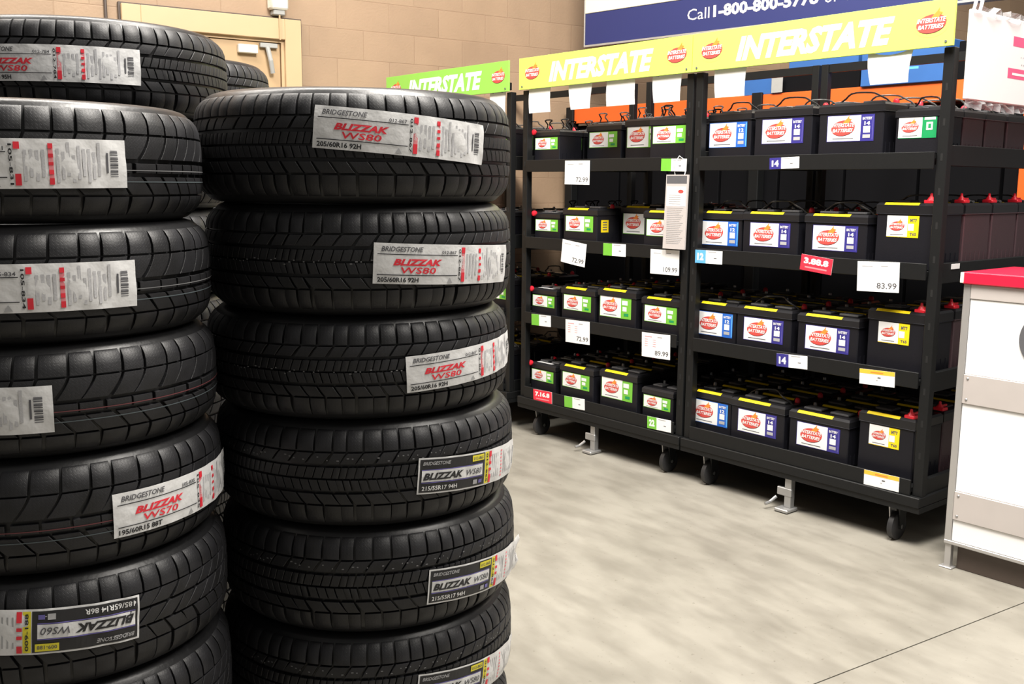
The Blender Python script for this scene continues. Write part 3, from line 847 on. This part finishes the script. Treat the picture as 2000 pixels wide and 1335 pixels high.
stag(-2.624, 1.201, .166, .072, -5.6, 'l_red', '3.88.8', 'tilted red tag on the second shelf edge of the right rack')
stag(-2.728, .737, .170, .062, 2.7, 'l_navy', '14', "navy tag reading 14 on the third shelf edge of the right rack")
stag(-2.288, .725, .168, .067, 2.3, 'l_orange', '', 'yellow-topped white tag on the third shelf edge of the right rack')
stag(-2.235, .271, .168, .067, .9, 'l_orange', '', 'yellow-topped white tag on the bottom shelf edge of the right rack')
stag(-3.500, 1.657, .171, .064, -1., 'l_green', '', 'green and white tag on the top shelf edge of the middle rack')
stag(-3.913, 1.197, .173, .068, .3, 'l_green', '', 'green and white tag on the second shelf edge of the middle rack')
stag(-4.521, .736, .175, .068, 1.7, 'l_green', '', 'green and white tag on the third shelf edge of the middle rack')
stag(-4.498, .268, .171, .072, 2.3, 'l_red', '7.16.8', "red tag at the left end of the middle rack's bottom shelf edge")
stag(-4.213, .276, .173, .066, 2.5, 'l_green', '', "green and white tag beside the red tag on the middle rack's bottom shelf")
stag(-3.545, .275, .170, .066, 1.8, 'l_green', '22', "green and white tag at the right end of the middle rack's bottom shelf edge")
G_C = 'white price cards on the battery racks'
def card(u, z, w, h, tilt, price, label, red=False):
    A = Art(); A.text(price, -w*.01, -h*.39, w*.46, h*.20, M['mid_print'], 0, .01)
    A.rect(w*.08, h*.34, w*.16, h*.04, M['grey_print'], 0); A.rect(-w*.38, h*.33, w*.26, h*.03, M['pink_print'] if red else M['grey_print'], 0)
    if red:
        for k in range(4): A.rect(-w*.38, h*(.22-.09*k), w*.40, h*.022, M['pink_print'], 0)
    plate('price_card', u, z, w, h, tilt, A, label, 'price card', G_C, wp=3.980, bow=.004)
card(-2.312, 1.168, .198, .130, 2., '83.99', "white price card reading 83.99 on the second shelf edge of the right rack")
card(-4.221, 1.621, .205, .135, -.6, '72.99', 'white price card under the top shelf edge of the middle rack')
card(-4.239, 1.161, .203, .133, -6., '72.99', 'crooked white price card on the second shelf of the middle rack')
card(-3.538, 1.153, .200, .130, .6, '109.99', "white price card reading 109.99 on the middle rack, just below the hanging document")
card(-4.194, .704, .203, .134, 1.5, '72.99', "left pink-lined price card on the third shelf edge of the middle rack", True)
card(-3.582, .701, .202, .132, 1.5, '89.99', "right pink-lined price card on the third shelf edge of the middle rack", True)

def hang(u, z, w, h, taper, label, notch=False, wp=3.992):
    o = thing('hanging_card', label, 'card', P(u, wp, z), RZ, 'blank white cards hanging under the banners')
    b = MB(); n = 8; tw, bw = w/2*(1+taper), w/2*(1-taper)
    fr = []
    for j in range(5):
        q = j/4
        for i in range(n+1):
            x = (bw+(tw-bw)*q)*(2*i/n-1); y = -h/2+h*q
            if j == 4 and notch: y -= .022*(1-(2*i/n-1)**2)
            fr.append((x, -.012*math.sin(PI*q)*(1 if notch else .4), y))
    bk = [(p[0], p[1]+.0015, p[2]) for p in fr]; N = n+1; T = len(fr); fs = []
    for j in range(4):
        for i in range(n):
            a = j*N+i; fs += [(a, a+1, a+N+1, a+N), (T+a+1, T+a, T+a+N, T+a+N+1)]
    b.add(fr+bk, fs, M['card']); b.obj('sheet', o, 60)
    c = MB()
    for sx in (-1, 1): c.box(sx*w*.3-.004, sx*w*.3+.004, -.014, .010, h/2-.006, h/2+.012, M['steel'])
    c.obj('clip', o)
hang(-4.566, 2.046, .190, .146, .0, "blank white card beside the left post of the middle rack, under the banner")
hang(-4.218, 2.048, .176, .144, .12, "second from left of the blank white cards under the middle rack banner")
hang(-3.901, 2.050, .213, .142, .0, 'widest blank white card, third from left under the middle rack banner')
hang(-3.570, 2.047, .190, .138, .06, 'blank white card at the right end under the middle rack banner')
hang(-3.165, 2.051, .184, .142, .04, 'blank white card under the left part of the right rack banner')
hang(-2.327, 2.054, .190, .140, .09, "white card with a sagging curved top under the right rack banner", True)
hang(-4.960, 2.050, .150, .130, .05, "blank white card under the darker green banner, just above the middle tyre stack")

# document hanging on a cord at the joint of the two racks
o = thing('hanging_document', 'grey sheaf of printed sheets hanging on a white cord between the middle and right racks', 'document', P(-3.455, 3.955, 1.417), RZ)
b = MB(); b.add([(-.078, 0, -.19), (.070, 0, -.19), (.080, 0, .19), (-.066, 0, .19), (-.078, .010, -.19), (.070, .010, -.19), (.080, .010, .19), (-.066, .010, .19)],
  [(0,1,2,3),(7,6,5,4),(0,4,5,1),(1,5,6,2),(2,6,7,3),(3,7,4,0)], M['greycard']); b.obj('sheets', o)
A = Art(); A.rect(-.062, .145, .135, .040, M['mid_print'], 0); A.rect(-.060, .03, .128, .10, M['card'], 0)
A.ell(.035, .105, .018, .009, M['logo_red'], 1)
for k in range(20): A.rect(-.055, .020-k*.0095, .11-(k % 4)*.008, .0024, M['grey_print'], 1)
for k in range(5): A.rect(-.045, .085-k*.011, .08, .003, M['grey_print'], 1)
A.build(lambda x, y, L: (x, -.0005*(L+1), y)).obj('print', o)
b = MB(); b.tube([(-.010, .004, .185), (-.02, .0, .24), (.0, .02, .285), (.03, .035, .26), (.045, .02, .21), (.05, .006, .187)], .0025, M['white_print'], 6); b.obj('cord', o, 60)

# white board hanging on the end of the right rack, wrapped in film
EU = -2.028
o = thing('end_board', 'large white board with two pink bars hanging on the end of the right rack', 'sign', P(EU, 4.04, 1.90), RZ)
def eb(w, z, u): return (u, w, z)
b = MB(); b.box(0, .018, .0, 1.0, .005, .355, M['panel'], .003); b.obj('board', o)
A = Art()
A.rect(.37, .245, .46, .040, M['pink'], 0); A.rect(.34, .112, .48, .042, M['pink'], 0); A.rect(.38, .126, .20, .010, M['card'], 1)
for k in range(5): A.rect(.46+k*.02, .170, .008, .006, M['grey_print'], 0)
for k in range(4): A.rect(.45+k*.02, .200, .006, .006, M['grey_print'], 0)
A.build(lambda x, y, L: (.0185+.0005*L, x, y)).obj('bars', o)
b = MB(); rn = random.Random(5); n = 30
pts = [[(.012+rn.uniform(-.012, .014)+.01, 1.0*i/n, z+rn.uniform(-.006, .006)) for i in range(n+1)] for z in (.335, .352, .372)]
vs = [p for r_ in pts for p in r_]; N = n+1
b.add(vs, [(j*N+i, j*N+i+1, (j+1)*N+i+1, (j+1)*N+i) for j in range(2) for i in range(n)], M['film'])
pts = [[(.008+rn.uniform(-.012, .012), 1.0*i/n, z+rn.uniform(-.006, .006)) for i in range(n+1)] for z in (.012, -.008, -.030)]
vs = [p for r_ in pts for p in r_]
b.add(vs, [(j*N+i, j*N+i+1, (j+1)*N+i+1, (j+1)*N+i) for j in range(2) for i in range(n)], M['film'])
b.obj('wrap_film', o)
b = MB()
for y in (.02, .07): b.tube([(.01, y, .35), (.012, y+.012, .39), (.0, y+.03, .43)], .007, M['white_print'], 6)
b.obj('tie', o)
# shelf-end sticker
o = tag(MB().obj('shelf_tag'), "small white sticker on the right rack's end rail, second shelf from top", 'tag', G_T)
bpy.data.objects.remove(o)
e = MB(); e.box(0, .002, -.035, .035, -.011, .011, M['l_white']); o = e.obj('shelf_tag'); o.location = P(-2.0625, 4.16, 1.222); o.rotation_euler = (0, 0, RZ)
tag(o, "small white sticker on the right rack's end rail, second shelf from top", 'tag', G_T)

# ------------------------------------------------------------------ display counter at the right
CU, CW = -1.893, 3.90
o = thing('display_counter', 'tall white display counter with a red top and grey metal bands', 'counter', P(CU, CW, 0), RZ)
W_, D_ = 1.25, .42
def part(nm, mt, *bx, bev=.002, lab=None):
    b = MB()
    for q in bx: b.box(*q, mt, bev)
    r = b.obj(nm, o)
    if lab: r['label'] = lab
    return r
for x in (.0, W_-.03):
    for y in (0., D_-.03): part('corner_post', M['alu'], (x, x+.028, y, y+.028, .105, 1.176))
part('side_panel', M['panel'], (.006, .016, .03, D_-.03, .11, 1.17)); part('side_panel', M['panel'], (W_-.018, W_-.008, .03, D_-.03, .11, 1.17))
part('front_panel', M['panel'], (.029, W_-.031, .004, .016, .817, 1.118))
part('front_panel', M['panel'], (.029, W_-.031, .004, .016, .333, .697))
part('front_panel', M['panel'], (.029, W_-.031, .004, .016, .121, .212))
part('metal_band', M['greyband'], (.029, W_-.031, .0, .018, 1.1185, 1.176), lab='warm grey band under the red top')
part('metal_band', M['greyband'], (.029, W_-.031, -.002, .018, .6975, .8165))
part('metal_band', M['greyband'], (.029, W_-.031, -.002, .018, .2125, .3325))
part('bottom_rail', M['alu'], (.0, W_, -.002, .020, .105, .1205))
part('kick_board', M['kick'], (.045, W_-.02, .03, .045, .0, .105))
part('foot', M['alu'], (.004, .030, .004, .030, .004, .105), (-.012, .042, -.006, .036, .0, .006))
t = part('counter_top', M['redtop'], (-.004, W_+.004, -.012, D_+.012, 1.177, 1.224), bev=.004, lab='red counter top')
part('corner_bracket', M['device'], (-.010, .004, -.016, .03, 1.180, 1.222), lab='small pale corner bracket')
b = MB()
for (x, z) in ((.034+.012, .80), (.046, .715), (.046, .315), (.046, .23)): b.lathe([(.006, -.0025), (.003, -.005)], M['steel'], 8, center=(x, 0, z), axis='y')
b.obj('rivets', o)
b = MB(); b.lathe([(.115, .003), (.115, -.001), (.080, -.001), (.080, .003)], M['mid_print'], 48, True, center=(.345, 0, .985), axis='y'); b.obj('emblem', o, 40)['label'] = 'dark round ring emblem on the upper panel'

# ------------------------------------------------------------------ pallet racking behind
o = thing('storage_rack', 'orange-beamed warehouse rack standing behind the battery racks', 'rack', P(-4.3, 5.6, 0), RZ)
for z in (.55, 1.15, 2.035):
    b = MB(); b.box(-1.72, 1.92, 0, .05, z, z+.118, M['orange' if z > 2 else 'rack'], .004)
    b.obj('beam', o)
    b = MB(); b.box(-1.72, 1.92, .62, .67, z, z+.118, M['orange' if z > 2 else 'rack'], .004); b.obj('beam', o)
    b = MB(); b.box(-1.70, 1.90, .05, .62, z+.08, z+.112, M['rack']); b.obj('deck', o)
for x in (-1.72, .10, 1.88):
    for y in (-.02, .62):
        b = MB(); b.box(x-.04, x+.04, y, y+.07, 0, 2.165, M['rack'] if x < 1 else M['orange'], .004); b.obj('upright', o)
def carton(u0, u1, w0, w1, z0, z1, mt, label, lines=False):
    k = thing('carton', label, 'box', P((u0+u1)/2, w0, z0), RZ, 'cartons on the orange-beamed rack')
    b = MB(); b.box(-(u1-u0)/2, (u1-u0)/2, 0, w1-w0, 0, z1-z0, mt, .004); b.obj('box', k)
    b = MB(); b.box(-(u1-u0)/2, (u1-u0)/2, (w1-w0)*.48, (w1-w0)*.52, z1-z0, z1-z0+.001, M['grey_plastic']); b.obj('tape', k)
    if lines:
        A = Art(); ww = (u1-u0)
        for q, (a, c) in enumerate(((.30, .20), (.22, .40), (.28, .24))): A.rect(-ww*.35+q*.01, .035+q*.045, ww*c, .014, M['l_lblue'], 0); A.rect(-ww*.35+ww*c+.02, .035+q*.045, ww*.12, .014, M['l_lblue'], 0)
        A.build(lambda x, y, L: (x, -.0006, y)).obj('print', k)
    return k
ZB = 2.149
for i in range(8):  # added dark stock: blocks light from behind and hides the wall
    for z, zt in ((.003, .54), (.67, 1.13), (1.27, 2.02)):
        ua = -6.0+i*.49 if z > 1.2 else -6.0+i*.58
        k = carton(ua, ua+(.47 if z > 1.2 else .56), 5.655, 6.12, z, zt-(i*7 % 3)*.02, M['black_carton'], 'dark carton added in the orange-beamed rack to block light behind the batteries')
        k['group'] = 'dark cartons added behind the battery racks to block light'
carton(-4.32, -4.07, 5.60, 6.0, ZB, 2.285, M['blue_carton'], 'blue carton seen just right of the post between the racks')
carton(-4.04, -3.47, 5.62, 6.1, ZB, 2.262, M['black_carton'], 'long black carton lying on the orange beam')
carton(-4.00, -3.50, 5.64, 6.1, 2.262, 2.42, M['blue_carton'], 'blue carton stacked on the long black carton')
carton(-3.44, -2.92, 5.58, 6.1, ZB, 2.39, M['blue_carton'], 'blue carton with pale writing above the right end of the right rack', True)
carton(-2.85, -2.35, 5.60, 6.1, ZB, 2.36, M['black_carton'], 'black carton at the right end of the orange beam')
k = tag(MB().obj('placard'), '', ''); bpy.data.objects.remove(k)
b = MB(); b.box(-.043, .043, 0, .004, 0, .100, M['grey_plastic'], .001); k = b.obj('placard'); k.location = P(-4.046, 5.585, 2.155); k.rotation_euler = (0, 0, RZ)
tag(k, 'small grey placard standing on the orange beam beside the blue carton', 'placard')

# ------------------------------------------------------------------ hanging blue sign
HS = rad(45.4); SR = math.atan2(-math.cos(HS), math.sin(HS))
o = thing('hanging_sign', 'navy and cream sign with a telephone number hanging above the battery racks', 'sign', (.533, 7.8, 2.592), SR)
b = MB(); b.box(0, 4.2, 0, .05, .0, .228, M['sign_blue'], .003); b.obj('lower_board', o)['label'] = 'navy board with pale lettering'
b = MB(); b.box(0, 4.2, -.004, .054, .229, .95, M['sign_cream'], .003); b.obj('upper_board', o)['label'] = 'cream board'
b = MB(); b.box(-.006, 4.2, -.008, .058, -.016, .0, M['alu'], .002); b.box(-.008, .0, -.006, .056, -.01, .95, M['alu'], .001); b.obj('edge_trim', o)
A = Art()
A.text('Call', .925, .083, .180, .074, M['letter'], 0, .0)
A.text('1-800-800-5778', 1.135, .083, .77, .080, M['letter'], 0, .04)
A.text('or visit', 1.945, .083, .30, .075, M['letter'], 0, .0)
A.build(lambda x, y, L: (x, -.001, y)).obj('lettering', o)
b = MB()
for x in (.15, 2.1, 4.05): b.tube([(x, .025, .95), (x, .025, 3.6)], .004, M['steel'], 6)
b.obj('cable', o)

# ------------------------------------------------------------------ setting
WH = rad(57.); DX, DY = math.sin(WH), math.cos(WH); NX, NY = -math.cos(WH), math.sin(WH)
WD = -1.63*NX+7.0*NY
WR = math.atan2(DY, DX)
def Wp(s, d, z): return (s*DX+(WD+d)*NX, s*DY+(WD+d)*NY, z)
b = MB(); b.box(-9, 14, 0, .2, 0, 7.2, M['wall']); o = structure(b.obj('wall_back')); o.location = Wp(0, 0, 0); o.rotation_euler = (0, 0, WR)
# floor: slabs with saw-cut joints parallel to the back wall
b = MB(); b.box(-14, 14, -9, 12, -.16, -.012, M['dark'])
jd = (.963*NX+2.949*NY); g = .0025
ys = [jd-9.2, jd-4.6, jd, jd+4.6, jd+9.2]; xs = [-9.6, -5.0, -.4, 4.2, 8.8]
for i in range(-2, 3):
    for j in range(-2, 3):
        x0 = -3.5+i*4.6; y0 = jd+j*4.6
        b.box(x0+g, x0+4.6-g, y0+g, y0+4.6-g, -.12, 0, M['floor'])
o = structure(b.obj('floor')); o.rotation_euler = (0, 0, WR)

# door in the back wall
d = structure(link('door_1', None, None, Wp(1.454, 0, 0), (0, 0, WR)))
b = MB(); FT = M['frame_tan']
b.box(.0, .115, -.06, 0, 0, 2.64, FT, .003); b.box(1.05, 1.165, -.06, 0, 0, 2.64, FT, .003); b.box(.115, 1.05, -.06, 0, 2.505, 2.64, FT, .003)
b.box(.115, .135, -.03, 0, 0, 2.505, FT); b.box(1.03, 1.05, -.03, 0, 0, 2.505, FT); b.box(.135, 1.03, -.03, 0, 2.485, 2.505, FT)
b.obj('frame', d)
b = MB(); b.box(-.012, .0, -.03, 0, 0, 2.652, M['kick']); b.box(1.165, 1.178, -.03, 0, 0, 2.652, M['kick']); b.box(0, 1.165, -.03, 0, 2.64, 2.652, M['kick']); b.obj('frame_shadow_line', d)  # dark strips stand in for the recess shadow round the frame
b = MB(); b.box(.14, 1.025, -.018, -.002, .01, 2.48, M['door_tan'], .002); b.obj('door_leaf', d)
b = MB(); b.box(.73, .86, -.06, -.019, 2.40, 2.455, M['device'], .004); b.obj('door_closer', d)
b = MB(); b.box(.88, 1.0, -.05, -.019, 2.445, 2.475, M['grey_plastic'], .003); b.tube([(.93, -.045, 2.45), (.945, -.06, 2.36), (.96, -.05, 2.28)], .016, M['grey_plastic'], 8); b.obj('closer_arm', d)
# alarm horn above the door
o = thing('alarm_sounder', 'white wall alarm with grey base above the tan door', 'alarm', Wp(2.465, -.002, 2.66), WR)
b = MB(); b.box(-.062, .062, -.085, 0, .035, .26, M['device'], .012); b.obj('housing', o, 40)
b = MB(); b.box(-.04, .04, -.07, 0, -.0, .036, M['grey_plastic'], .006); b.obj('base', o)
b = MB(); b.box(-.005, .005, -.07, -.062, -.16, .0, M['door_tan']); b.obj('conduit', o)
o = thing('wall_conduit', 'thin brown pipe running up the wall left of the door frame', 'pipe', Wp(1.37, -.012, 0), WR)
b = MB(); b.tube([(0, 0, 0), (0, 0, 6.9)], .010, M['kick'], 8); b.obj('pipe', o)
b = MB(); b.box(-.02, .02, -.004, .010, 2.9, 2.92, M['steel']); b.obj('bracket', o)

# ------------------------------------------------------------------ light
w = bpy.data.worlds.new('World'); SC.world = w; w.use_nodes = True
bg = w.node_tree.nodes['Background']; bg.inputs[0].default_value = (1., .97, .93, 1); bg.inputs[1].default_value = .18
def area(name, loc, tgt, sx, sy, power, col=(1, .95, .88)):
    l = bpy.data.lights.new(name, 'AREA'); l.shape = 'RECTANGLE'; l.size = sx; l.size_y = sy; l.energy = power; l.color = col
    o = bpy.data.objects.new(name, l); COL.objects.link(o); o.location = loc
    v = Vector(tgt)-Vector(loc); o.rotation_euler = v.to_track_quat('-Z', 'Y').to_euler(); return o
area('ceiling_light', (.9, 2.3, 5.2), (1.6, 4.6, 1.6), 1.6, 1.6, 560)
area('ceiling_light', (-.8, 4.3, 5.8), (-.7, 2.3, 1.5), 2.6, .5, 230)
area('ceiling_light', (-3.2, 4.2, 6.0), (-1.5, 6.5, 1.5), 2.4, 1.2, 260)
area('ceiling_light', (3.5, 1.0, 6.0), (1.5, 3.0, .5), 2.4, 1.2, 200)
area('ceiling_light', (4.5, 7.5, 6.0), (3.8, 7.0, 0), 2.4, 1.2, 150)

# ------------------------------------------------------------------ camera
F = 1950.; PT = rad(8.95); RO = rad(.45)
f = Vector((0, math.cos(PT), -math.sin(PT))); r = Vector((1, 0, 0)); u = Vector((0, math.sin(PT), math.cos(PT)))
r2 = r*math.cos(RO)+u*math.sin(RO); u2 = -r*math.sin(RO)+u*math.cos(RO)
cam = bpy.data.cameras.new('camera'); co = bpy.data.objects.new('camera', cam); COL.objects.link(co)
cam.sensor_width = 36; cam.lens = 36*F/2000; cam.clip_start = .05; cam.clip_end = 100
mw = Matrix.Identity(4)
for i in range(3): mw[i][0] = r2[i]; mw[i][1] = u2[i]; mw[i][2] = -f[i]
mw[0][3], mw[1][3], mw[2][3] = 0, 0, 1.55
co.matrix_world = mw
SC.camera = co
SC.view_settings.view_transform = 'Standard'; SC.view_settings.look = 'None'
SC.view_settings.gamma = 1; SC.view_settings.use_curve_mapping = False; SC.view_settings.exposure = 0.
